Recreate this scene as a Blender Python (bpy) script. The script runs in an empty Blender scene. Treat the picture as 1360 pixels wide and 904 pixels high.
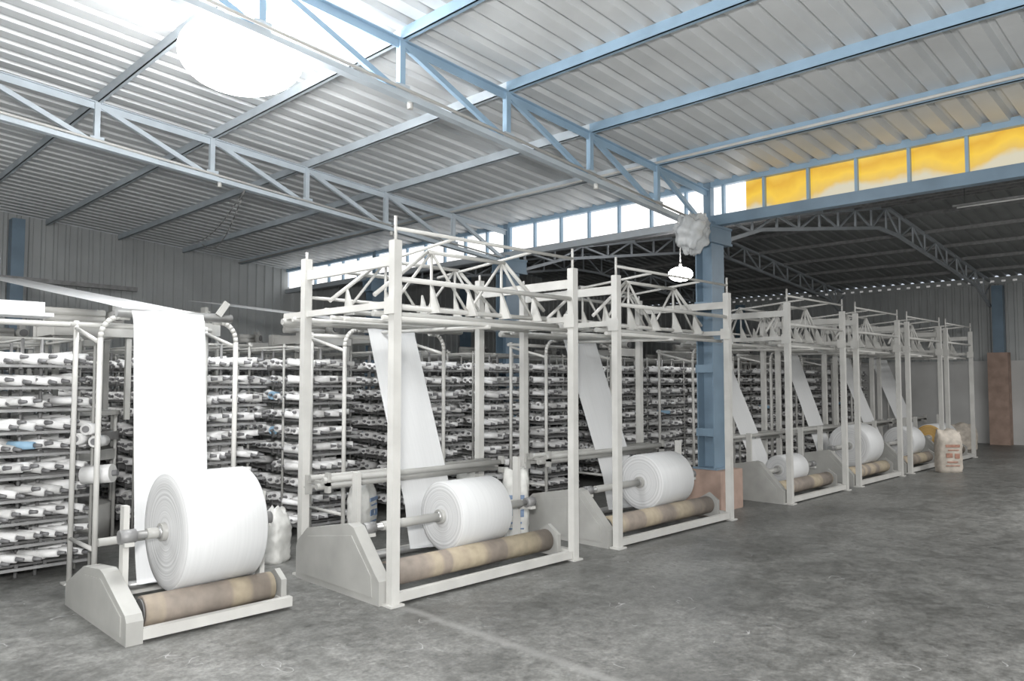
import bpy, math, random
from mathutils import Vector, Matrix
random.seed(7)
scene = bpy.context.scene
COL = scene.collection

# ---------------------------------------------------------------- materials
def nt(name):
    m = bpy.data.materials.new(name); m.use_nodes = True
    n = m.node_tree; n.nodes.clear()
    out = n.nodes.new('ShaderNodeOutputMaterial'); b = n.nodes.new('ShaderNodeBsdfPrincipled')
    n.links.new(b.outputs[0], out.inputs[0])
    return m, n, b, out
def mat(name, col, rough=.5, metal=0., var=.08, scale=6., bump=0., emis=0., alpha=1.):
    m, n, b, o = nt(name)
    tc = n.nodes.new('ShaderNodeTexCoord'); ns = n.nodes.new('ShaderNodeTexNoise')
    ns.inputs['Scale'].default_value = scale; ns.inputs['Detail'].default_value = 5
    n.links.new(tc.outputs['Object'], ns.inputs['Vector'])
    r = n.nodes.new('ShaderNodeValToRGB')
    r.color_ramp.elements[0].position = .3; r.color_ramp.elements[1].position = .7
    r.color_ramp.elements[0].color = [c*(1-var) for c in col]+[1]
    r.color_ramp.elements[1].color = [min(1, c*(1+var)) for c in col]+[1]
    n.links.new(ns.outputs[0], r.inputs[0]); n.links.new(r.outputs[0], b.inputs['Base Color'])
    b.inputs['Roughness'].default_value = rough; b.inputs['Metallic'].default_value = metal
    if bump:
        bp = n.nodes.new('ShaderNodeBump'); bp.inputs['Strength'].default_value = bump; bp.inputs['Distance'].default_value = .02
        n.links.new(ns.outputs[0], bp.inputs['Height']); n.links.new(bp.outputs[0], b.inputs['Normal'])
    if emis:
        n.links.new(r.outputs[0], b.inputs['Emission Color']); b.inputs['Emission Strength'].default_value = emis
    b.inputs['Alpha'].default_value = alpha
    return m
M_grey = mat('machine_paint', (.53, .525, .50), .42, 0, .09, 5)
M_cover = mat('cover_paint', (.35, .348, .33), .42, 0, .12, 4)
M_steel = mat('bare_steel', (.38, .38, .375), .35, .6, .15, 10)
M_dark = mat('dark_steel', (.11, .11, .11), .5, .3, .2, 12)
M_midg = mat('mid_steel', (.24, .24, .24), .5, .3, .2, 12)
M_blue = mat('blue_steel_paint', (.15, .225, .30), .4, 0, .15, 3)
M_bluel = mat('pale_blue_steel_paint', (.26, .39, .52), .4, 0, .12, 3)
M_purl = mat('lit_blue_steel_paint', (.46, .52, .57), .4, 0, .12, 3)  # lighter copy of the blue steel paint, lamplight put into the colour
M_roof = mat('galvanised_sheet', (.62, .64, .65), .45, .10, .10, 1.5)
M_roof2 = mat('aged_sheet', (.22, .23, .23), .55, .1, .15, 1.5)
M_wallc = mat('wall_sheet', (.38, .395, .395), .5, .1, .12, 1.2)
M_plast = mat('whitewash', (.54, .54, .53), .8, 0, .12, 1.2, .2)
M_pink = mat('pink_masonry', (.36, .25, .20), .8, 0, .2, 5, .3)
M_truss2 = mat('grey_truss_paint', (.38, .41, .44), .5, 0, .1, 3)
M_bob = mat('yarn_white', (.88, .88, .875), .55, 0, .04, 20)
M_bobg = mat('yarn_dusty', (.64, .64, .63), .55, 0, .10, 20)
M_bobb = mat('yarn_blue', (.30, .5, .68), .55, 0, .05, 20)
M_core = mat('bobbin_core', (.18, .18, .185), .5, .1, .2, 20)
M_bag = mat('sack_weave', (.62, .62, .59), .6, 0, .16, 9, .6)
M_bagb = mat('sack_paper', (.47, .42, .36), .7, 0, .25, 9, .5)
M_lamp = mat('lamp_glass', (1, 1, 1), .3, 0, 0, 1, 0, 46)
M_lamp2 = mat('lamp_glass_dim', (1, 1, 1), .3, 0, 0, 1, 0, 30)
M_film = mat('plastic_film', (.72, .74, .75), .15, 0, .15, 9, .8, 0, .6)
M_print = mat('sack_print', (.15, .22, .35), .6, 0, .3, 20)
M_redp = mat('sack_print_red', (.36, .18, .13), .6, 0, .3, 20)

def m_fabric():
    m, n, b, o = nt('woven_fabric')
    tc = n.nodes.new('ShaderNodeTexCoord'); mp = n.nodes.new('ShaderNodeMapping')
    mp.inputs['Scale'].default_value = (60, 1.5, 1.5)
    ns = n.nodes.new('ShaderNodeTexNoise'); ns.inputs['Scale'].default_value = 1.2
    n.links.new(tc.outputs['Object'], mp.inputs[0]); n.links.new(mp.outputs[0], ns.inputs['Vector'])
    r = n.nodes.new('ShaderNodeValToRGB')
    r.color_ramp.elements[0].color = (.70, .71, .715, 1); r.color_ramp.elements[1].color = (.80, .81, .815, 1)
    n.links.new(ns.outputs[0], r.inputs[0]); n.links.new(r.outputs[0], b.inputs['Base Color'])
    b.inputs['Roughness'].default_value = .5
    tr = n.nodes.new('ShaderNodeBsdfTranslucent'); n.links.new(r.outputs[0], tr.inputs[0])
    mx = n.nodes.new('ShaderNodeMixShader'); mx.inputs[0].default_value = .15
    n.links.new(b.outputs[0], mx.inputs[1]); n.links.new(tr.outputs[0], mx.inputs[2]); n.links.new(mx.outputs[0], o.inputs[0])
    return m
M_fab = m_fabric()

def m_rollend(name, c1, c2):
    m, n, b, o = nt(name)
    tc = n.nodes.new('ShaderNodeTexCoord'); sp = n.nodes.new('ShaderNodeSeparateXYZ')
    n.links.new(tc.outputs['Object'], sp.inputs[0])
    cb = n.nodes.new('ShaderNodeCombineXYZ')
    n.links.new(sp.outputs[1], cb.inputs[1]); n.links.new(sp.outputs[2], cb.inputs[2])
    ln = n.nodes.new('ShaderNodeVectorMath'); ln.operation = 'LENGTH'; n.links.new(cb.outputs[0], ln.inputs[0])
    ns = n.nodes.new('ShaderNodeTexNoise'); ns.noise_dimensions = '1D'; ns.inputs['Scale'].default_value = 60
    ns.inputs['Detail'].default_value = 4
    n.links.new(ln.outputs['Value'], ns.inputs['W'])
    r = n.nodes.new('ShaderNodeValToRGB')
    r.color_ramp.elements[0].position = .3; r.color_ramp.elements[1].position = .65
    r.color_ramp.elements[0].color = c1+(1,); r.color_ramp.elements[1].color = c2+(1,)
    n.links.new(ns.outputs[0], r.inputs[0]); n.links.new(r.outputs[0], b.inputs['Base Color'])
    bp = n.nodes.new('ShaderNodeBump'); bp.inputs['Strength'].default_value = .4; bp.inputs['Distance'].default_value = .008
    n.links.new(ns.outputs[0], bp.inputs['Height']); n.links.new(bp.outputs[0], b.inputs['Normal'])
    b.inputs['Roughness'].default_value = .6
    return m
M_rend = m_rollend('roll_end', (.52, .525, .53), (.68, .685, .69))
M_rendo = m_rollend('roll_end_orange', (.55, .30, .07), (.68, .44, .16))

def m_wrap():
    m, n, b, o = nt('rubber_wrap_tan')
    tc = n.nodes.new('ShaderNodeTexCoord'); sp = n.nodes.new('ShaderNodeSeparateXYZ'); n.links.new(tc.outputs['Object'], sp.inputs[0])
    ns = n.nodes.new('ShaderNodeTexNoise'); ns.noise_dimensions = '1D'; ns.inputs['Scale'].default_value = 1.6; ns.inputs['Detail'].default_value = 3
    n.links.new(sp.outputs[0], ns.inputs['W'])
    r = n.nodes.new('ShaderNodeValToRGB')
    e = r.color_ramp.elements; e[0].position = .36; e[0].color = (.185, .155, .13, 1); e[1].position = .64; e[1].color = (.43, .36, .25, 1)
    x = e.new(.49); x.color = (.24, .20, .165, 1); x = e.new(.52); x.color = (.35, .29, .21, 1)
    n.links.new(ns.outputs[0], r.inputs[0])
    n2 = n.nodes.new('ShaderNodeTexNoise'); n2.inputs['Scale'].default_value = 14; n2.inputs['Detail'].default_value = 6
    n.links.new(tc.outputs['Object'], n2.inputs['Vector'])
    mx = n.nodes.new('ShaderNodeMixRGB'); mx.blend_type = 'OVERLAY'; mx.inputs[0].default_value = .35
    n.links.new(r.outputs[0], mx.inputs[1]); n.links.new(n2.outputs[0], mx.inputs[2]); n.links.new(mx.outputs[0], b.inputs['Base Color'])
    b.inputs['Roughness'].default_value = .7
    return m
M_wrap = m_wrap()

def m_floor():
    m, n, b, o = nt('polished_concrete')
    tc = n.nodes.new('ShaderNodeTexCoord')
    def noise(s, d, dist=0, rough=.5, vec=None):
        q = n.nodes.new('ShaderNodeTexNoise'); q.inputs['Scale'].default_value = s; q.inputs['Detail'].default_value = d
        q.inputs['Roughness'].default_value = rough
        q.inputs['Distortion'].default_value = dist; n.links.new(vec or tc.outputs['Object'], q.inputs['Vector']); return q
    a = noise(.8, 8, .4, .62)
    c = noise(3.8, 12, .3, .75)
    f = noise(42, 6)
    g = noise(13, 10, .2, .78)
    r = n.nodes.new('ShaderNodeValToRGB'); e = r.color_ramp.elements
    e[0].position = .38; e[0].color = (.060, .061, .057, 1); e[1].position = .62; e[1].color = (.178, .179, .17, 1)
    x = e.new(.5); x.color = (.112, .113, .107, 1)
    ad = n.nodes.new('ShaderNodeMixRGB'); ad.inputs[0].default_value = .55
    n.links.new(a.outputs[0], ad.inputs[1]); n.links.new(c.outputs[0], ad.inputs[2]); n.links.new(ad.outputs[0], r.inputs[0])
    gc = n.nodes.new('ShaderNodeMapRange'); gc.inputs[1].default_value = .3; gc.inputs[2].default_value = .7; n.links.new(g.outputs[0], gc.inputs[0])
    ov0 = n.nodes.new('ShaderNodeMixRGB'); ov0.blend_type = 'OVERLAY'; ov0.inputs[0].default_value = .6
    n.links.new(r.outputs[0], ov0.inputs[1]); n.links.new(gc.outputs[0], ov0.inputs[2])
    ov = n.nodes.new('ShaderNodeMixRGB'); ov.blend_type = 'OVERLAY'; ov.inputs[0].default_value = .5
    n.links.new(ov0.outputs[0], ov.inputs[1]); n.links.new(f.outputs[0], ov.inputs[2])
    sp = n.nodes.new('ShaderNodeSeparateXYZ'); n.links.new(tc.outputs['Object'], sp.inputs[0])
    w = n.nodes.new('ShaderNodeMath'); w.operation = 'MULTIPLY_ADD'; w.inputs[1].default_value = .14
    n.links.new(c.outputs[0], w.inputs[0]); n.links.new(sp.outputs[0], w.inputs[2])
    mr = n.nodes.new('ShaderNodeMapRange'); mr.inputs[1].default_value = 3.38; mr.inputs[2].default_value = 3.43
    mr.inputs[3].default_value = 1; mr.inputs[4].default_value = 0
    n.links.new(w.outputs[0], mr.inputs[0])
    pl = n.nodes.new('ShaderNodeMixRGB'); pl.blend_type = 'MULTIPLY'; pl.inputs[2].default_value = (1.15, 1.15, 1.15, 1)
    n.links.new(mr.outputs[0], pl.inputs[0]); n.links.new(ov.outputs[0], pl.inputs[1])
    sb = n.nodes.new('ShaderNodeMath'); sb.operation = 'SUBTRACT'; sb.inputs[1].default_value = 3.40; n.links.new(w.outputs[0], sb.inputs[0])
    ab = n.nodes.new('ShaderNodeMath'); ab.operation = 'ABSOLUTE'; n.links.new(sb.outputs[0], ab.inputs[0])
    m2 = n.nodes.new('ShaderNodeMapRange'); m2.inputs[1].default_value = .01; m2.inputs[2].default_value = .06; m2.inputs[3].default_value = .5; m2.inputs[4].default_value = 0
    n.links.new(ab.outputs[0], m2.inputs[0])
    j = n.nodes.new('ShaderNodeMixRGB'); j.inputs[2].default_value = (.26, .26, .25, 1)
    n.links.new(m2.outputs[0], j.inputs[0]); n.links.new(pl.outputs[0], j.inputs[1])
    s1 = noise(3.2, 1, 1.0, .5)
    sa = n.nodes.new('ShaderNodeMath'); sa.operation = 'SUBTRACT'; sa.inputs[1].default_value = .5; n.links.new(s1.outputs[0], sa.inputs[0])
    sc = n.nodes.new('ShaderNodeMath'); sc.operation = 'ABSOLUTE'; n.links.new(sa.outputs[0], sc.inputs[0])
    sd = n.nodes.new('ShaderNodeMath'); sd.operation = 'LESS_THAN'; sd.inputs[1].default_value = .0035; n.links.new(sc.outputs[0], sd.inputs[0])
    mk = noise(3.1, 2, 0, .5)
    mg = n.nodes.new('ShaderNodeMath'); mg.operation = 'GREATER_THAN'; mg.inputs[1].default_value = .62; n.links.new(mk.outputs[0], mg.inputs[0])
    mm = n.nodes.new('ShaderNodeMath'); mm.operation = 'MULTIPLY'; n.links.new(sd.outputs[0], mm.inputs[0]); n.links.new(mg.outputs[0], mm.inputs[1])
    m3 = n.nodes.new('ShaderNodeMath'); m3.operation = 'MULTIPLY'; m3.inputs[1].default_value = .8; n.links.new(mm.outputs[0], m3.inputs[0])
    fin = n.nodes.new('ShaderNodeMixRGB'); fin.inputs[2].default_value = (.38, .38, .38, 1)
    n.links.new(m3.outputs[0], fin.inputs[0]); n.links.new(j.outputs[0], fin.inputs[1])
    n.links.new(fin.outputs[0], b.inputs['Base Color'])
    rr = n.nodes.new('ShaderNodeMapRange'); rr.inputs[1].default_value = .35; rr.inputs[2].default_value = .65; rr.inputs[3].default_value = .32; rr.inputs[4].default_value = .55
    n.links.new(c.outputs[0], rr.inputs[0]); n.links.new(rr.outputs[0], b.inputs['Roughness'])
    bp = n.nodes.new('ShaderNodeBump'); bp.inputs['Strength'].default_value = .15; bp.inputs['Distance'].default_value = .01
    n.links.new(g.outputs[0], bp.inputs['Height']); n.links.new(bp.outputs[0], b.inputs['Normal'])
    return m
M_floor = m_floor()

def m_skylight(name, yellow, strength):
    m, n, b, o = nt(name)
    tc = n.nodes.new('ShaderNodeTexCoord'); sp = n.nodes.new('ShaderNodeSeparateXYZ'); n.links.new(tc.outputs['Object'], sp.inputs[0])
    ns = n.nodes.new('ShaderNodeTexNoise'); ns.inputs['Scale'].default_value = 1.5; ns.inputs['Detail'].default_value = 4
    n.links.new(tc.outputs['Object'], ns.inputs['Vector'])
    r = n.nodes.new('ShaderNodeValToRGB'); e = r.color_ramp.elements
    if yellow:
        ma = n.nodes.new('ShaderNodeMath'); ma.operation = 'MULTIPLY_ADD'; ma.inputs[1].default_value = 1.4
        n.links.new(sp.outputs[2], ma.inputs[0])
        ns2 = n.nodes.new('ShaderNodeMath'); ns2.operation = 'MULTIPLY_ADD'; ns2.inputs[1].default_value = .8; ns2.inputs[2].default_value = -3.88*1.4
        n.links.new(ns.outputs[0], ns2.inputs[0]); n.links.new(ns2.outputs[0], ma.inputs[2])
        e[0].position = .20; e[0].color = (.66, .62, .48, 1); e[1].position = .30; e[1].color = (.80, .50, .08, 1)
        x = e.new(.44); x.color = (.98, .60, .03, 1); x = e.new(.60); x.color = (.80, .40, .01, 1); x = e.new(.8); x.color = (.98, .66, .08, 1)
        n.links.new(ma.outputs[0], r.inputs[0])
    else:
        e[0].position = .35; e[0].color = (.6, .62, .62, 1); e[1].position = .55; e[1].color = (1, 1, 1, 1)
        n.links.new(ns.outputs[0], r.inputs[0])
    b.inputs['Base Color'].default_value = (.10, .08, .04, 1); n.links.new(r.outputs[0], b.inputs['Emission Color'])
    b.inputs['Emission Strength'].default_value = strength  # panels are opaque; daylight behind them is put in as emission
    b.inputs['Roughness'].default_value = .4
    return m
M_skyy = m_skylight('panel_glow_yellow', True, .82)
M_skyw = m_skylight('panel_glow_white', False, 1.6)
M_slot = m_skylight('eave_daylight', False, .25)  # daylight in the slots put in as a weak glow

# ---------------------------------------------------------------- mesh builder
class B:
    def __init__(s): s.v = []; s.f = []; s.m = []; s.s = []; s.mats = []
    def mi(s, m):
        if m not in s.mats: s.mats.append(m)
        return s.mats.index(m)
    def add(s, vs, fs, m, sm=False):
        o = len(s.v); s.v += [tuple(q) for q in vs]; i = s.mi(m)
        for f in fs: s.f.append([o+k for k in f]); s.m.append(i); s.s.append(sm)
    def box(s, x0, x1, y0, y1, z0, z1, m):
        vs = [(x, y, z) for z in (z0, z1) for y in (y0, y1) for x in (x0, x1)]
        s.add(vs, [(0, 2, 3, 1), (4, 5, 7, 6), (0, 1, 5, 4), (2, 6, 7, 3), (0, 4, 6, 2), (1, 3, 7, 5)], m)
    def beam(s, p, q, w, h, m, up=(0, 0, 1), off=(0, 0)):
        p = Vector(p); q = Vector(q); d = (q-p).normalized(); u = Vector(up)
        if abs(d.dot(u)) > .98: u = Vector((0, 1, 0))
        a = d.cross(u).normalized(); c = a.cross(d).normalized()
        vs = []
        for e in (p, q):
            for (i, j) in ((-1, -1), (1, -1), (1, 1), (-1, 1)):
                vs.append(e+a*(i*w/2+off[0])+c*(j*h/2+off[1]))
        s.add(vs, [(0, 3, 2, 1), (4, 5, 6, 7), (0, 1, 5, 4), (1, 2, 6, 5), (2, 3, 7, 6), (3, 0, 4, 7)], m)
    def angle(s, p, q, w, t, m, up=(0, 0, 1)):
        s.beam(p, q, t, w, m, up, (0, -w/2)); s.beam(p, q, w, t, m, up, (0, 0))
    def tube(s, p, q, r, m, n=12, r2=None, m2=None):
        p = Vector(p); q = Vector(q); d = (q-p).normalized(); r2 = r if r2 is None else r2
        u = Vector((0, 0, 1)) if abs(d.z) < .9 else Vector((1, 0, 0))
        a = d.cross(u).normalized(); c = a.cross(d).normalized()
        vs = []
        for e, rr in ((p, r), (q, r2)):
            for k in range(n):
                t = 2*math.pi*k/n; vs.append(e+a*math.cos(t)*rr+c*math.sin(t)*rr)
        o = len(s.v); s.v += [tuple(x) for x in vs]; i = s.mi(m); j = s.mi(m2 or m)
        for k in range(n):
            s.f.append([o+k, o+(k+1) % n, o+n+(k+1) % n, o+n+k]); s.m.append(i); s.s.append(True)
        s.f.append([o+k for k in range(n)][::-1]); s.m.append(j); s.s.append(False)
        s.f.append([o+n+k for k in range(n)]); s.m.append(j); s.s.append(False)
    def path(s, pts, r, m, n=10):
        for i in range(len(pts)-1): s.tube(pts[i], pts[i+1], r, m, n)
    def prism(s, prof, x0, x1, m):
        n = len(prof); vs = [(x0, y, z) for y, z in prof]+[(x1, y, z) for y, z in prof]
        s.add(vs, [list(range(n)), list(range(n, 2*n))[::-1]]+[(k, n+k, n+(k+1) % n, (k+1) % n) for k in range(n)], m)
    def sphere(s, c, r, m, nu=20, nv=12, sc=(1, 1, 1), fn=None):
        vs = []
        for j in range(nv+1):
            ph = math.pi*j/nv
            for i in range(nu):
                th = 2*math.pi*i/nu; k = r*(fn(th, ph) if fn else 1)
                vs.append((c[0]+k*sc[0]*math.sin(ph)*math.cos(th), c[1]+k*sc[1]*math.sin(ph)*math.sin(th), c[2]+k*sc[2]*math.cos(ph)))
        fs = []
        for j in range(nv):
            for i in range(nu):
                fs.append((j*nu+i, (j+1)*nu+i, (j+1)*nu+(i+1) % nu, j*nu+(i+1) % nu))
        s.add(vs, fs, m, True)
    def mesh(s, name):
        me = bpy.data.meshes.new(name); me.from_pydata(s.v, [], s.f)
        for m in s.mats: me.materials.append(m)
        me.polygons.foreach_set('material_index', s.m); me.polygons.foreach_set('use_smooth', s.s); me.update()
        return me
    def obj(s, name, parent=None, origin=None):
        me = s.mesh(name)
        o = bpy.data.objects.new(name, me); COL.objects.link(o)
        if origin is not None:
            me.transform(Matrix.Translation(-Vector(origin))); o.location = origin
        if parent is not None: o.parent = parent
        return o
def empty(name, loc=(0, 0, 0)):
    e = bpy.data.objects.new(name, None); COL.objects.link(e); e.location = loc; e.empty_display_size = .2; return e

# ---------------------------------------------------------------- geometry constants
XC = 8.7; YW = 16.0; XE = 22.5; XL = -6.0; YF = -5.0
def ztop(x): return 4.06+.085*(8.45-x)
def zbot(x): return 3.54+.095*(8.45-x)

b = B(); b.box(XL, XE, YF, YW, -.1, 0, M_floor); b.obj('floor')

def sheet(name, a0, a1, pitch, hgt, placer, m):
    prof = []
    a = a0
    while a < a1:
        for da, h in ((0, 0), (pitch*.58, 0), (pitch*.66, hgt), (pitch*.92, hgt)):
            if a+da <= a1: prof.append((a+da, h))
        a += pitch
    prof.append((a1, 0))
    b = B(); vs = []; fs = []
    for q, h in prof:
        p0, p1 = placer(q, h); vs += [p0, p1]
    for i in range(len(prof)-1): fs.append((2*i, 2*i+1, 2*i+3, 2*i+2))
    b.add(vs, fs, m); return b.obj(name)
RZ = .10
sheet('ceiling', YF, YW, .25, .07, lambda y, h: ((XL, y, ztop(XL)+RZ+h), (XC+.25, y, ztop(XC+.25)+RZ+h)), M_roof)
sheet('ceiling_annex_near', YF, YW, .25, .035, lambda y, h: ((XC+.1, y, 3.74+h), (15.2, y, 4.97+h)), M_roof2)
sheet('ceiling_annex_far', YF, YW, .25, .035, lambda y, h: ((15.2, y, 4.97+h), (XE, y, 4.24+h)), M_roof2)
sheet('wall_back', XL, XC, .2, .03, lambda x, h: ((x, YW-h, 0), (x, YW-h, ztop(x)+RZ)), M_wallc)
sheet('wall_back_annex', XC, XE, .2, .03, lambda x, h: ((x, YW-h, 0), (x, YW-h, 3.74+.19*(x-XC) if x < 15.2 else 4.97-.1*(x-15.2))), M_wallc)
sheet('wall_right', YF, YW, .2, .03, lambda y, h: ((XE-h, y, 2.1), (XE-h, y, 4.08)), M_wallc)
b = B(); b.box(XE-.12, XE+.1, YF, YW, 0, 2.1, M_plast); b.obj('wall_right_masonry')
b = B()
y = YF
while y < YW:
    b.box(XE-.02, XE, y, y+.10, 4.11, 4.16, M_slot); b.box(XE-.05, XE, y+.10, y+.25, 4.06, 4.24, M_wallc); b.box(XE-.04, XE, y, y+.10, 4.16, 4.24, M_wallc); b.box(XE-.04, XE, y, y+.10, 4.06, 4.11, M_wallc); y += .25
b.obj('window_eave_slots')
b = B(); b.box(XL-.1, XL, YF, YW, 0, ztop(XL)+.1, M_wallc); b.obj('wall_left')
b = B(); b.box(XL, XE, YF-.1, YF, 0, 5.2, M_wallc); b.obj('wall_front')

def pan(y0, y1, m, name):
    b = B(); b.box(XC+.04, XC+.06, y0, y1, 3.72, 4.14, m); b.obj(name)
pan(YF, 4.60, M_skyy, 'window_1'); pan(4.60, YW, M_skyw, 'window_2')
b = B()
b.beam((XC, YF, 3.64), (XC, 5.1, 3.64), .12, .13, M_blue)
b.beam((XC, 5.1, 3.64), (XC, YW, 3.64), .12, .09, M_truss2)
b.beam((XC, YF, 4.13), (XC, YW, 4.13), .08, .09, M_bluel)
for k in range(-20, 17):
    y = 4.34-.55*k
    if YF < y < YW: b.box(XC-.02, XC+.03, y-.016, y+.016, 3.68, 4.12, M_bluel)
b.obj('trim_clerestory_frame')

def column(y):
    b = B(); x = XC
    for s in (-1, 1): b.box(x-.15, x+.15, y+s*.11-.008, y+s*.11+.008, .5, 3.62, M_blue)
    b.box(x-.01, x+.01, y-.10, y+.10, .5, 3.62, M_blue)
    z = .9
    while z < 3.2:
        b.box(x-.170, x-.152, y-.125, y+.125, z, z+.10, M_blue); z += .8
    b.box(x-.19, x+.19, y-.17, y+.17, .488, .51, M_blue)
    b.box(x-.22, x+.30, y-.16, y+.16, 3.34, 3.37, M_blue); b.box(x-.22, x+.30, y-.16, y+.16, 3.54, 3.57, M_blue)
    b.box(x-.21, x+.29, y-.15, y-.13, 3.37, 3.54, M_blue); b.box(x-.21, x+.29, y+.13, y+.15, 3.37, 3.54, M_blue)
    b.box(x-.05, x+.05, y-.05, y+.05, 3.57, 4.15, M_blue)
    b.box(x-.27, x+.27, y-.27, y+.27, 0, .488, M_pink)
    b.obj('steel_column')
for y in (.6, 5.1, 8.8, 12.5): column(y)
for x in (3.3, -2.0, 14.0):
    b = B(); b.box(x-.1, x+.1, YW-.3, YW-.05, 0, (ztop(x)-.02 if x < XC else 4.5), M_blue); b.obj('steel_column')
b = B(); b.beam((1.0, YW-.35, 3.42), (5.3, YW-.35, 3.37), .08, .08, M_midg)
b.obj('trim_wall_girt')
for y in (4.9, 12):
    b = B(); b.box(XE-.45, XE-.13, y-.22, y+.22, 0, 2.3, M_pink); b.box(XE-.3, XE-.1, y-.12, y+.12, 2.3, 4.0, M_blue); b.obj('masonry_pillar')

XV = [XC-1.17-1.25*k for k in range(0, 12)]
def truss(y, mb, mt):
    b = B()
    b.angle((XL+.1, y, ztop(XL+.1)), (XC, y, ztop(XC)), .075, .01, mt)
    b.beam((XL+.1, y, zbot(XL+.1)), (XC, y, zbot(XC)), .08, .05, mb)
    b.tube((XL+.1, y-.06, zbot(XL+.1)+.04), (XC-.2, y-.06, zbot(XC-.2)+.04), .014, M_grey, 8)
    xs = [x for x in XV if x > XL]
    for i, x in enumerate(xs):
        b.beam((x, y, zbot(x)), (x, y, ztop(x)), .055, .055, mt)
        if x-1.25 > XL: b.beam((x-1.22, y, ztop(x-1.25)-.03), (x-.04, y, zbot(x)+.03), .04, .05, mt)
    b.beam((xs[0]+.03, y, ztop(xs[0])-.03), (XC-.05, y, zbot(XC)+.03), .04, .05, mt)
    for i, x in enumerate(xs):
        b.box(x-.07, x+.07, y-.035, y-.028, zbot(x)-.01, zbot(x)+.09, mb)
        if i % 2: b.tube((x+.1, y, zbot(x)-.03), (x+.1, y, zbot(x)-.09), .025, M_grey, 8)
    b.obj('roof_truss')
for y in (-2.6, .6): truss(y, M_bluel, M_blue)
truss(5.1, M_purl, M_bluel); truss(8.8, M_purl, M_purl)
for i, x in enumerate([x for x in XV if x > XL]):
    b = B(); z = ztop(x)+.05
    for (ya, yb_, m) in ((YF, 5.1, M_bluel), (5.1, YW-.05, M_purl)):
        b.box(x-.006, x+.006, ya, yb_, z-.05, z+.05, m); b.box(x-.006, x+.04, ya, yb_, z-.05, z-.043, m)
    if i == 0: b.tube((x-.06, YF, z-.03), (x-.06, YW-.1, z-.03), .016, M_grey, 8)
    b.obj('roof_purlin')

def poly_at(P, x):
    for (x0, z0), (x1, z1) in zip(P, P[1:]):
        if x0 <= x <= x1: return z0+(z1-z0)*(x-x0)/(x1-x0)
    return P[-1][1]
TP = [(8.85, 3.70), (15.2, 4.88), (22.4, 4.15)]
BP = [(8.85, 3.38), (10.1, 3.74), (14.7, 4.42), (15.7, 4.42), (21.2, 3.92), (22.4, 3.5)]
for y in (1.4, 5.1, 8.8, 12.5):
    b = B()
    for P in (TP, BP):
        for p, q in zip(P, P[1:]): b.beam((p[0], y, p[1]), (q[0], y, q[1]), .06, .05, M_truss2)
    x = 9.1; k = 0
    while x < 22:
        b.beam((x, y, poly_at(BP, x)), (x, y, poly_at(TP, x)), .03, .03, M_truss2)
        x2 = x+.75
        if k % 2: b.beam((x, y, poly_at(BP, x)), (x2, y, poly_at(TP, x2)), .03, .03, M_truss2)
        else: b.beam((x, y, poly_at(TP, x)), (x2, y, poly_at(BP, x2)), .03, .03, M_truss2)
        x = x2; k += 1
    b.obj('annex_roof_truss')
for x in (9.6, 10.9, 12.2, 13.5, 14.8, 16, 17.3, 18.6, 19.9, 21.2):
    b = B(); z = poly_at(TP, x)+.03; b.box(x-.02, x+.02, YF, YW-.05, z-.04, z+.03, M_midg); b.obj('roof_purlin')

# ---------------------------------------------------------------- rolls, fabric, winders
def fabric_roll(x0, x1, yc, zc, R, mouter=M_fab, mend=M_rend):
    n = 72; b = B()
    prof = [(x0, .055), (x0, R*.55), (x0-.004, R*.8), (x0+.002, R-.01), (x0+.012, R), (x1-.012, R), (x1-.002, R-.01), (x1, R*.6), (x1, .055)]
    vs = []
    for (x, r) in prof:
        for k in range(n):
            t = 2*math.pi*k/n; vs.append((x, yc+r*math.cos(t), zc+r*math.sin(t)))
    for j in range(len(prof)-1):
        for k in range(n):
            f = (j*n+k, j*n+(k+1) % n, (j+1)*n+(k+1) % n, (j+1)*n+k)
            b.f.append(list(f)); b.m.append(b.mi(mouter if 3 <= j <= 4 else mend)); b.s.append(True)
    b.v = vs
    for s, x in ((-1, x0), (1, x1)):
        b.tube((x+s*.035, yc, zc), (x-s*.05, yc, zc), .06, M_cover, 24)
        b.tube((x+s*.05, yc, zc), (x, yc, zc), .042, M_steel, 16)
    return b.obj('fabric_roll', origin=((x0+x1)/2, yc, zc))

def fabric_sheet(x0, x1, pts):
    P = []
    for i in range(len(pts)-1):
        n = 10
        for k in range(n):
            f = k/n; P.append((pts[i][0]*(1-f)+pts[i+1][0]*f, pts[i][1]*(1-f)+pts[i+1][1]*f))
    P.append(pts[-1]); vs = []; fs = []; nx = 8
    for i, (y, z) in enumerate(P):
        for j in range(nx+1):
            u = j/nx; w = .004*math.sin(i*.5+j*1.7)
            vs.append((x0+(x1-x0)*u, y+w, z+w*.5))
    for i in range(len(P)-1):
        for j in range(nx):
            a = i*(nx+1)+j; fs.append((a, a+1, a+nx+2, a+nx+1))
    b = B(); b.add(vs, fs, M_fab, True); return b.obj('fabric_sheet')

def friction_roller(par, x0, x1, y, z, r):
    b = B()
    b.tube((x0, y, z), (x1, y, z), r, M_wrap, 32)
    b.tube((x0-.012, y, z), (x0, y, z), r*.85, M_dark, 24); b.tube((x1, y, z), (x1+.012, y, z), r*.85, M_dark, 24)
    b.tube((x0-.08, y, z), (x1+.08, y, z), .022, M_steel, 12)
    return b.obj('friction_roller', par)

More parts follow.
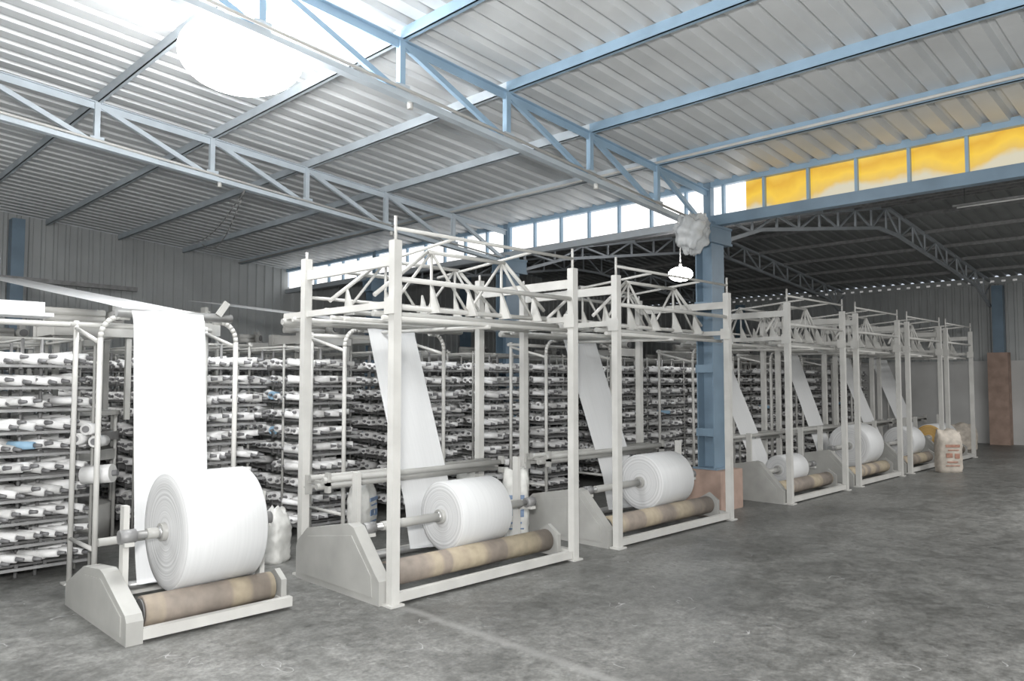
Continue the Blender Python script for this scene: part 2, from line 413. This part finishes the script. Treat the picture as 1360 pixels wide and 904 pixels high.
def goosenecks(par, xa, xb, y=6.2):
    b = B()
    for x, s in ((xa, 1), (xb, -1)):
        for yy in (y, y+.6):
            pts = [(x, yy, 0), (x, yy, 1.92)]
            if yy == y:
                for k in range(1, 7):
                    t = math.pi/2*k/6; pts.append((x+s*.13*(1-math.cos(t)), yy, 1.92+.16*math.sin(t)))
                pts.append((x+s*.2, yy, 2.08))
            else: pts = [(x, yy, 0), (x, yy, 2.08)]
            b.path(pts, .02, M_grey)
            b.box(x-.05, x+.05, yy-.05, yy+.05, 0, .012, M_grey)
        b.tube((x, y, 1.88), (x, y+.6, 2.02), .016, M_grey)
        b.tube((x, y, .35), (x, y+.6, .35), .016, M_grey)
    b.tube((xa-.05, y+.6, 2.05), (xb+.05, y+.6, 2.05), .02, M_grey)
    b.tube((xa+.08, y-.08, 2.11), (xb-.08, y-.08, 2.11), .035, M_steel, 16)
    b.tube((xb-.22, y-.08, 2.11), (xb-.16, y-.10, 2.20), .010, M_grey, 8)
    b.beam((xb-.20, y-.10, 2.13), (xb-.13, y-.11, 2.24), .03, .05, M_cover)
    b.obj('guide_stand', par)

def winder(x0, x1, rx0, rx1, R, framed=True, roll_mats=(M_fab, M_rend), yend=10.3, zend=2.5):
    par = empty('fabric_winder', ((x0+x1)/2, 5.1, 0))
    par_inv = Matrix.Translation((-(x0+x1)/2, -5.1, 0))
    Y0 = 4.5
    yr = 4.72; zr = .165; rr = .095; yroll = 4.95
    if not framed: Y0 = 4.94; yr = 5.1; zr = .15; yroll = 5.32
    zc = zr+math.sqrt(max(.01, (R+rr+.004)**2-(yroll-yr)**2))
    b = B()
    if framed:
        b.box(x0+.04, x1-.04, Y0-.02, Y0+.03, .02, .085, M_grey); b.box(x0+.04, x1-.06, Y0+.031, Y0+.12, .02, .03, M_grey)
        b.box(x0+.04, x1-.04, 5.72, 5.77, .02, .08, M_grey); b.box(x1-.03, x1+.03, Y0+.04, 5.71, .02, .09, M_grey)
        b.prism([(4.55, 0), (4.55, .17), (4.60, .215), (4.88, .51), (4.95, .53), (5.54, .42), (5.69, .30), (5.71, .25), (5.71, 0)], x0-.085, x0+.015, M_cover)
        b.prism([(4.63, .05), (4.65, .2), (4.90, .45), (5.52, .36), (5.64, .25), (5.64, .05)], x0-.091, x0-.084, M_cover)
        b.prism([(4.6, .03), (4.6, .22), (4.72, .30), (4.85, .22), (4.85, .03)], x1-.10, x1-.06, M_cover)
        up = .88; uy = 5.02
    else:
        b.box(x0+.04, x1+.06, Y0, Y0+.05, .02, .085, M_grey); b.box(x0+.04, x1, Y0+.051, Y0+.12, .02, .03, M_grey)
        b.box(x1, x1+.055, Y0+.051, 6.04, .02, .08, M_grey)
        b.box(x0+.04, x1+.06, 6.05, 6.1, .02, .08, M_grey)
        b.prism([(4.94, 0), (4.94, .14), (4.97, .18), (5.38, .36), (5.45, .375), (5.78, .34), (6.15, .17), (6.18, .13), (6.18, 0)], x0-.06, x0+.04, M_cover)
        b.prism([(5.03, .04), (5.03, .16), (5.42, .32), (5.75, .29), (6.1, .12), (6.1, .04)], x0-.066, x0-.059, M_cover)
        b.prism([(5.0, .03), (5.0, .2), (5.1, .26), (5.2, .2), (5.2, .03)], x1+.005, x1+.045, M_cover)
        up = .78; uy = 5.27
    b.obj('base_and_cover', par)
    b = B()
    xa, xb = (x0+.1, x1-.1) if framed else (x0+.06, x1+.03)
    for x in (xa, xb):
        b.box(x-.018, x+.018, uy-.035+.1, uy+.035+.1, .03, up, M_grey)
        b.box(x-.03, x+.03, yroll-.05, uy+.06, zc-.06, zc-.035, M_grey)
        b.tube((x-.05, yroll, zc), (x+.05, yroll, zc), .045, M_midg, 14)
    b.tube((xa-.02, yroll, zc), (xb+.02, yroll, zc), .026, M_steel, 14)
    b.tube((xa+.12, yroll, zc), (rx0, yroll, zc), .036, M_cover, 16)
    b.tube((rx1, yroll, zc), (xb-.12, yroll, zc), .036, M_cover, 16)
    if framed:
        for (yy, zz) in ((5.42, .80), (5.52, .74), (5.62, .80), (5.74, .72)):
            b.tube((x0-.02, yy, zz), (x1+.02, yy, zz), .026, M_cover, 12)
        for x in (x0+.02, x1-.02):
            b.box(x-.012, x+.012, 5.38, 5.44, .70, .86, M_cover); b.box(x-.012, x+.012, 5.38, 5.80, .755, .785, M_cover)
            b.box(x-.03, x+.03, 5.70, 5.76, .66, .82, M_cover)
    else:
        b.tube((x0, 5.7, .5), (x1, 5.7, .5), .028, M_cover, 12)
    b.tube((x0, yroll+R*.8+.25, .13), (x1, yroll+R*.8+.25, .13), .03, M_steel, 12)
    b.obj('shaft_and_rollers', par)
    friction_roller(par, x0+.1 if framed else x0+.08, x1-.13 if framed else x1-.03, yr, zr, rr)
    if framed:
        b = B()
        for x in (x0, x1):
            for y in (4.5, 5.75):
                b.box(x-.034, x+.034, y-.034, y+.034, 0, 2.62, M_grey); b.box(x-.06, x+.06, y-.06, y+.06, 0, .015, M_grey)
            b.tube((x, 4.5, 2.6), (x, 4.5, 2.80), .012, M_grey, 8); b.tube((x, 5.75, 2.6), (x, 5.75, 2.68), .012, M_grey, 8)
            b.box(x-.018, x+.018, 4.54, 5.71, 2.44, 2.52, M_grey)
            b.box(x-.018, x+.018, 4.54, 6.1, 2.13, 2.18, M_grey)
            b.box(x-.055, x-.036, 4.44, 4.56, 2.08, 2.2, M_grey)
        b.tube((x0, 4.5, 2.71), (x1, 4.5, 2.71), .014, M_grey)
        b.tube((x0, 4.5, 2.34), (x1, 4.5, 2.34), .020, M_grey)
        b.tube((x0, 5.75, 2.55), (x1, 5.75, 2.55), .018, M_grey); b.tube((x0, 5.75, 2.3), (x1, 5.75, 2.3), .014, M_grey)
        w = x1-x0
        for yy in (4.82, 5.45):
            zb = 2.17; zt = 2.64; a0 = x0+.28*w; a1 = x1-.28*w
            L = [(x0+.04, 2.25), (a0, zt), (a1, zt), (x1-.04, 2.25)]
            for p, q in zip(L, L[1:]): b.tube((p[0], yy, p[1]), (q[0], yy, q[1]), .017, M_grey)
            b.tube((x0, yy, zb), (x1, yy, zb), .02, M_grey)
            nn = 5; xs = [x0+w*(k+.5)/nn for k in range(nn)]
            for k, x in enumerate(xs):
                zz = poly_at(L, x)
                if k in (1, 3): b.tube((x, yy, zb), (x, yy, zz), .012, M_grey, 8)
                if k < nn-1:
                    x2 = xs[k+1]
                    if k % 2: b.tube((x, yy, poly_at(L, x)), (x2, yy, zb), .012, M_grey, 8)
                    else: b.tube((x, yy, zb), (x2, yy, poly_at(L, x2)), .012, M_grey, 8)
                vs = [(x-.01, yy-.01, zb+.2), (x-.01, yy-.12, zb-.03), (x-.01, yy+.02, zb-.03), (x+.01, yy-.01, zb+.2), (x+.01, yy-.12, zb-.03), (x+.01, yy+.02, zb-.03)]
                b.add(vs, [(0, 1, 2), (3, 5, 4), (0, 3, 4, 1), (1, 4, 5, 2), (2, 5, 3, 0)], M_grey)
        for xx in (x0+.28*w, x1-.28*w): b.tube((xx, 4.5, 2.7), (xx, 5.75, 2.6), .013, M_grey, 8)
        for (yy, zz, r) in ((4.6, 2.06, .018), (4.72, 2.10, .024), (5.1, 2.08, .018), (5.3, 2.1, .018), (5.9, 2.12, .02), (6.08, 2.11, .028)):
            b.tube((x0-.04, yy, zz), (x1+.04, yy, zz), r, M_cover if r > .02 else M_grey, 12)
        b.tube((x0+.5*w, 4.55, 2.04), (x0+.5*w, 6.1, 2.06), .016, M_grey, 8)
        b.obj('gantry_frame', par)
    goosenecks(par, (rx0-.15) if framed else 1.85, rx1+(.5 if framed else .33), 6.2)
    for o in par.children: o.matrix_parent_inverse = par_inv
    fabric_roll(rx0, rx1, yroll, zc, R, *roll_mats)
    yb = yroll+R*.8+.2
    zm = 2.165+(zend-2.165)*(8.2-6.3)/(yend-6.3)
    fabric_sheet(rx0+.005, rx1-.005, [(yend, zend), (8.2, zm), (6.3, 2.165), (6.17, 2.145), (6.07, 2.12), (6.03, 2.02), (yb+.08, .5), (yb+.0, .14), (yroll+R*.45, max(.05, zc-R*.96))])

winder(1.72, 2.70, 2.02, 2.57, .39, framed=False, yend=12, zend=2.98)
winder(3.30, 5.28, 4.12, 4.68, .285, zend=2.67)
winder(5.93, 8.05, 6.93, 7.55, .30)
winder(9.60, 11.40, 10.2, 10.75, .20)
winder(11.90, 13.72, 12.7, 13.3, .34)
winder(14.20, 16.0, 15.0, 15.6, .28)
winder(16.40, 18.1, 16.75, 17.7, .27, roll_mats=(M_fab, M_rendo))

# ---------------------------------------------------------------- creels
def creel_mesh(seed, L=3.3):
    rnd = random.Random(seed); b = B()
    H = 1.95
    def pick():
        q = rnd.random()
        return M_bobb if q < .006 else (M_bobg if q < .22 else M_bob)
    for y in (0.05, 1.1, 2.2, L-.05):
        for x in (-.07, .07): b.tube((x, y, 0), (x, y, H), .014, M_midg, 6)
        for x in (-.36, .36): b.tube((x, y, 0), (x, y, H+.03), .013, M_cover, 6)
        b.tube((-.36, y, H), (.36, y, H), .012, M_cover, 6); b.tube((-.36, y, .1), (.36, y, .1), .012, M_midg, 6)
    for x in (-.36, .36, 0): b.tube((x, 0, H), (x, L, H), .012, M_cover, 6)
    for k in range(10):
        z = .17+.178*k
        b.box(-.08, -.06, 0, L, z-.03, z-.01, M_midg); b.box(.06, .08, 0, L, z-.03, z-.01, M_midg)
        for x in (-.34, .34): b.tube((x, 0, z-.045), (x, L, z-.045), .007, M_dark, 5)
        y = .06
        while y < L:
            b.box(-.33, .33, y-.008, y+.008, z-.055, z-.038, M_dark)
            for s in (-1, 1):
                if rnd.random() < .07: continue
                j = rnd.uniform(-.02, .02); tilt = rnd.uniform(0, .04); yw = rnd.uniform(-.14, -.07)
                p = Vector((s*.085, y+j, z)); q = Vector((s*.29, y+j+yw, z+tilt)); d = (q-p).normalized()
                r = rnd.choice((.040, .044, .050, .034))
                m = pick()
                b.tube(p, q, r, m, 10, r2=r*.9, m2=m)
                b.tube(q, q+d*.045, .018, M_core, 7, r2=.012)
                if rnd.random() < .45: b.box(s*.34-.010, s*.34+.010, y-.016, y+.016, z-.065, z-.005, M_dark)
            y += .12
        b.box(-.36, .38, -.07, -.03, z-.058, z-.040, M_dark)
        b.box(-.30, .42, -.21, -.18, z-.066, z-.046, M_midg)
        b.beam((-.36, -.03, z-.047), (-.28, -.2, z-.055), .02, .014, M_dark); b.beam((.36, -.03, z-.047), (.40, -.2, z-.055), .02, .014, M_dark)
        for n_ in range(7):
            if rnd.random() < .08: continue
            x = -.36+n_*.102
            xx = x+rnd.uniform(-.014, .014); r = rnd.choice((.032, .038, .044))
            yaw = rnd.uniform(.58, .85); dz = rnd.uniform(-.035, .015)
            d = Vector((math.cos(yaw), -math.sin(yaw), dz/.2)).normalized()
            p = Vector((xx, rnd.uniform(-.03, .03), z+.016)); q = p+d*rnd.uniform(.17, .21); m = pick()
            b.tube(p, q, r, m, 12, r2=r*.78, m2=m)
            b.tube(q, q+d*.06, .019, M_core, 8, r2=.012); b.tube(p-d*.03, p, .017, M_core, 7)
            if n_ % 2: b.box(q.x-.012, q.x+.012, q.y-.012, q.y+.012, z-.08, z-.03, M_dark)
    return b.mesh('creel_mesh_%d' % seed)
CM = [creel_mesh(s) for s in (1, 2, 3)]
for i, x in enumerate((.55, 1.66, 3.2, 4.3, 5.8, 6.95, 9.75, 10.8, 11.9, 13.2, 14.3, 15.5, 16.6, 17.8, 18.9)):
    for yy in (7.25, 11.2):
        o = bpy.data.objects.new('bobbin_creel', CM[(i+int(yy)) % 3]); COL.objects.link(o); o.location = (x, yy, 0)
o = bpy.data.objects.new('bobbin_creel', CM[1]); COL.objects.link(o); o.location = (7.98, 7.25, 0)
b = B()
b.tube((2.05, 7.0, 0), (2.05, 7.0, 1.9), .012, M_cover, 8); b.box(1.98, 2.12, 6.93, 7.07, 0, .012, M_cover)
for (dx, dz) in ((-.06, 1.12), (.05, 1.10), (-.0, 1.20)):
    p = Vector((2.07+dx, 6.98-dx, dz)); d = Vector((-.62, -.78, .03)).normalized()
    b.tube(p, p+d*.2, .046, M_bob, 16, m2=M_bobg); b.tube(p+d*.2, p+d*.206, .028, M_core, 12)
p = Vector((1.98, 6.97, .82)); d = Vector((.72, -.69, .08)).normalized()
b.tube(p, p+d*.24, .075, M_bob, 18, m2=M_bobg); b.tube(p-d*.04, p+d*.28, .025, M_core, 10)
b.tube((2.05, 7.0, 1.06), (1.95, 6.85, 1.06), .01, M_dark, 6); b.tube((2.05, 7.0, .78), (2.1, 6.86, .78), .01, M_dark, 6)
b.obj('spare_bobbin_stand')
# overhead yarn guide rails / trough above the near creels
b = B()
b.tube((.2, 6.72, 2.04), (1.78, 6.72, 2.04), .022, M_grey, 12)
for x in (.25, 1.2): b.tube((x, 6.72, 0), (x, 6.72, 2.04), .018, M_grey, 10); b.box(x-.04, x+.04, 6.68, 6.76, 0, .012, M_grey)
b.box(.2, 1.75, 7.05, 7.35, 2.12, 2.15, M_fab); b.box(.2, 1.75, 7.33, 7.36, 2.15, 2.26, M_fab)
for x in (.25, 1.2): b.tube((x, 6.72, 2.04), (x, 7.2, 2.11), .014, M_grey, 8)
b.obj('yarn_guide_rail')

def loom_mesh():
    b = B()
    def ring(z0, z1, r0, r1, m, n=40):
        vs = []; fs = []
        for (r, z) in ((r0, z0), (r1, z0), (r1, z1), (r0, z1)):
            for k in range(n):
                t = 2*math.pi*k/n; vs.append((r*math.cos(t), r*math.sin(t), z))
        for j in range(4):
            for k in range(n): fs.append((j*n+k, j*n+(k+1) % n, ((j+1) % 4)*n+(k+1) % n, ((j+1) % 4)*n+k))
        b.add(vs, fs, m)
    b.tube((0, 0, 0), (0, 0, .35), .3, M_cover, 32); b.tube((0, 0, .35), (0, 0, .8), .14, M_midg, 24)
    ring(.8, .9, .1, .34, M_cover); ring(1.0, 1.08, .24, .36, M_steel); ring(1.25, 1.29, .3, .36, M_cover)
    for k in range(8):
        t = math.pi/4*k+.2; b.tube((.33*math.cos(t), .33*math.sin(t), 0), (.33*math.cos(t), .33*math.sin(t), 1.28), .018, M_cover, 8)
    for x in (-.33, .33):
        for y in (-.34, .34): b.beam((x, y, 1.2), (x, y, 2.03), .05, .05, M_cover)
    for y in (-.34, .34): b.box(-.36, .36, y-.05, y+.05, 2.04, 2.18, M_grey)
    for x in (-.30, .30): b.box(x-.05, x+.05, -.28, .28, 2.05, 2.15, M_grey)
    for z in (2.23, 2.30): b.tube((-.36, 0, z), (.2, 0, z), .04, M_grey, 14)
    b.tube((.29, -.15, 2.27), (.29, .12, 2.27), .07, M_cover, 18); b.tube((.29, -.18, 2.27), (.29, -.15, 2.27), .05, M_dark, 16); b.box(.23, .35, -.1, .08, 2.15, 2.22, M_cover)
    b.box(.25, .33, -.08, .05, 2.33, 2.39, M_cover)
    return b.mesh('circular_loom_mesh')
LM = loom_mesh()
for x in (2.43, 3.75, 5.05, 6.37, 11.35, 13.75, 16.05, 18.35):
    for yy in (8.7, 12.6):
        o = bpy.data.objects.new('circular_loom', LM); COL.objects.link(o); o.location = (x, yy, 0)
        if x in (3.75, 6.37): o.location.y += .5; o.scale = (.5, 1, 1.04)

# ---------------------------------------------------------------- sacks
def sack(x, y, w, d, h, rot=0, prints=True, mp=M_print, seed=1, mb=M_bag):
    rnd = random.Random(seed); b = B(); nu = 32; nv = 18; vs = []; fs = []
    for j in range(nv+1):
        f = j/nv; z = h*f
        k = .93+.07*math.sin(min(1, f/.3)*math.pi/2) if f < .3 else 1-.06*(f-.3)
        k *= 1+.025*math.sin(f*11+seed)
        flat = 1-.75*max(0, (f-.7)/.3)**1.3
        for i in range(nu):
            t = 2*math.pi*i/nu; c, s_ = math.cos(t), math.sin(t); e = .5
            px = w/2*k*math.copysign(abs(c)**e, c); py = d/2*k*flat*math.copysign(abs(s_)**e, s_)
            top = .035*math.sin(px/w*9+seed) if f > .9 else 0
            vs.append((px+rnd.uniform(-.008, .008), py+rnd.uniform(-.008, .008), max(0, z+top)))
    for j in range(nv):
        for i in range(nu): fs.append((j*nu+i, j*nu+(i+1) % nu, (j+1)*nu+(i+1) % nu, (j+1)*nu+i))
    o0 = len(vs); vs += [(0, 0, 0), (0, 0, h*.97)]
    for i in range(nu): fs.append((o0, (i+1) % nu, i)); fs.append((o0+1, nv*nu+i, nv*nu+(i+1) % nu))
    b.add(vs, fs, mb, True)
    if prints:
        for (u0, u1, z0, z1) in ((-.3, .3, .60, .66), (-.2, .25, .52, .545), (-.28, -.02, .36, .46), (.08, .28, .34, .45), (-.25, .2, .24, .27), (-.3, .28, .16, .18)):
            b.box(u0*w, u1*w, -d/2*1.04-.004, -d/2*.98, z0*h, z1*h, mp)
    o = b.obj('woven_sack'); o.location = (x, y, 0); o.rotation_euler = (0, 0, rot); return o
sack(3.36, 6.35, .26, .24, .46, .5, False, seed=2)
sack(4.55, 6.75, .32, .25, .60, .6, True, seed=3)
sack(5.60, 5.55, .26, .28, .68, -.7, True, seed=5)
sack(5.60, 6.25, .3, .25, .6, -.7, True, seed=6)
sack(14.9, 4.1, .42, .26, .74, -.75, True, M_redp, seed=7, mb=M_bagb)
sack(20.0, 5.2, .6, .4, .6, -.7, False, seed=8, mb=M_bagb)

def crump(th, ph): return 1+.10*math.sin(5*th+3*ph)+.08*math.sin(9*ph-2*th)+.06*math.sin(13*th+7*ph)-.25*(1 if ph < .5 else 0)
b = B(); b.sphere((8.08, 4.98, 3.40), .22, M_film, 48, 30, (1.1, .8, 1.1), crump); b.sphere((8.27, 4.98, 3.54), .13, M_film, 36, 24, (1.1, .8, 1.0), crump)
b.tube((8.1, 5.0, 3.56), (8.1, 5.08, 3.6), .008, M_dark, 6); b.obj('plastic_bag')

# ---------------------------------------------------------------- lamps
def lamp(x, y, z, r, m, zr, cap=.35):
    b = B(); b.sphere((x, y, z), r, m, 40, 24, (1.35, 1.35, .8))
    b.tube((x, y, z+r*.78), (x, y, z+r*.78+.07), r*cap, M_grey, 16)
    b.tube((x, y, z+r*.78+.05), (x, y, zr), .008, M_grey, 6); b.obj('pendant_lamp')
lamp(2.60, 5.55, 4.10, .34, M_lamp, ztop(2.6)+.1)
lamp(11.0, 7.0, 3.38, .15, M_lamp2, 4.1, .15)
b = B(); b.tube((12.0, 1.9, 4.04), (12.0, 3.1, 4.04), .012, M_bobg, 10); b.box(11.98, 12.02, 1.85, 3.15, 4.055, 4.08, M_midg)
for y in (2.0, 3.0): b.tube((12, y, 4.07), (12, y, 4.33), .006, M_dark, 6)
b.obj('fluorescent_tube_fixture')
b = B()
for (x0, y0, x1, y1, sag) in ((4.2, 8.8, 4.9, 12.4, .22), (4.2, 8.8, 5.2, 12.4, .32)):
    P = [(x0+(x1-x0)*k/14, y0+(y1-y0)*k/14, 3.93-.1*k/14-sag*math.sin(math.pi*k/14)) for k in range(15)]
    b.path(P, .008, M_midg, 6)
b.obj('hanging_cable')

# ---------------------------------------------------------------- lights
def area(x, y, z, sx, sy, p, rot=(0, 0, 0), col=(1, .99, .97)):  # added area fills out of view, no fixtures stand there
    l = bpy.data.lights.new('fill_light', 'AREA'); l.shape = 'RECTANGLE'; l.size = sx; l.size_y = sy; l.energy = p; l.color = col
    o = bpy.data.objects.new('fill_light', l); COL.objects.link(o); o.location = (x, y, z); o.rotation_euler = rot
area(2.5, -1.0, 4.2, 3, 2.5, 200); area(-2.5, 3.5, 4.5, 2.5, 2.5, 140); area(-2.2, 9.5, 4.4, 2.5, 3, 300)
area(10.5, -.5, 3.6, 3, 2, 270); area(16, 0.2, 4.2, 3, 2, 230)
l = bpy.data.lights.new('camera_flash', 'POINT'); l.energy = 1130; l.shadow_soft_size = .15; l.color = (1, .985, .965)
o = bpy.data.objects.new('camera_flash', l); COL.objects.link(o); o.location = (-.25, -.15, 2.05)

w = bpy.data.worlds.new('World'); scene.world = w; w.use_nodes = True
bg = w.node_tree.nodes['Background']; bg.inputs[0].default_value = (.8, .88, 1, 1); bg.inputs[1].default_value = .8

c = bpy.data.cameras.new('Camera'); c.sensor_width = 36; c.lens = 36*1013/1360; c.clip_end = 200
co = bpy.data.objects.new('Camera', c); COL.objects.link(co); co.location = (0, 0, 1.6)
co.rotation_euler = (math.radians(90+3), 0, math.radians(-45))
scene.camera = co
scene.view_settings.view_transform = 'Standard'; scene.view_settings.look = 'None'; scene.view_settings.exposure = 0.08; scene.view_settings.gamma = 1.12
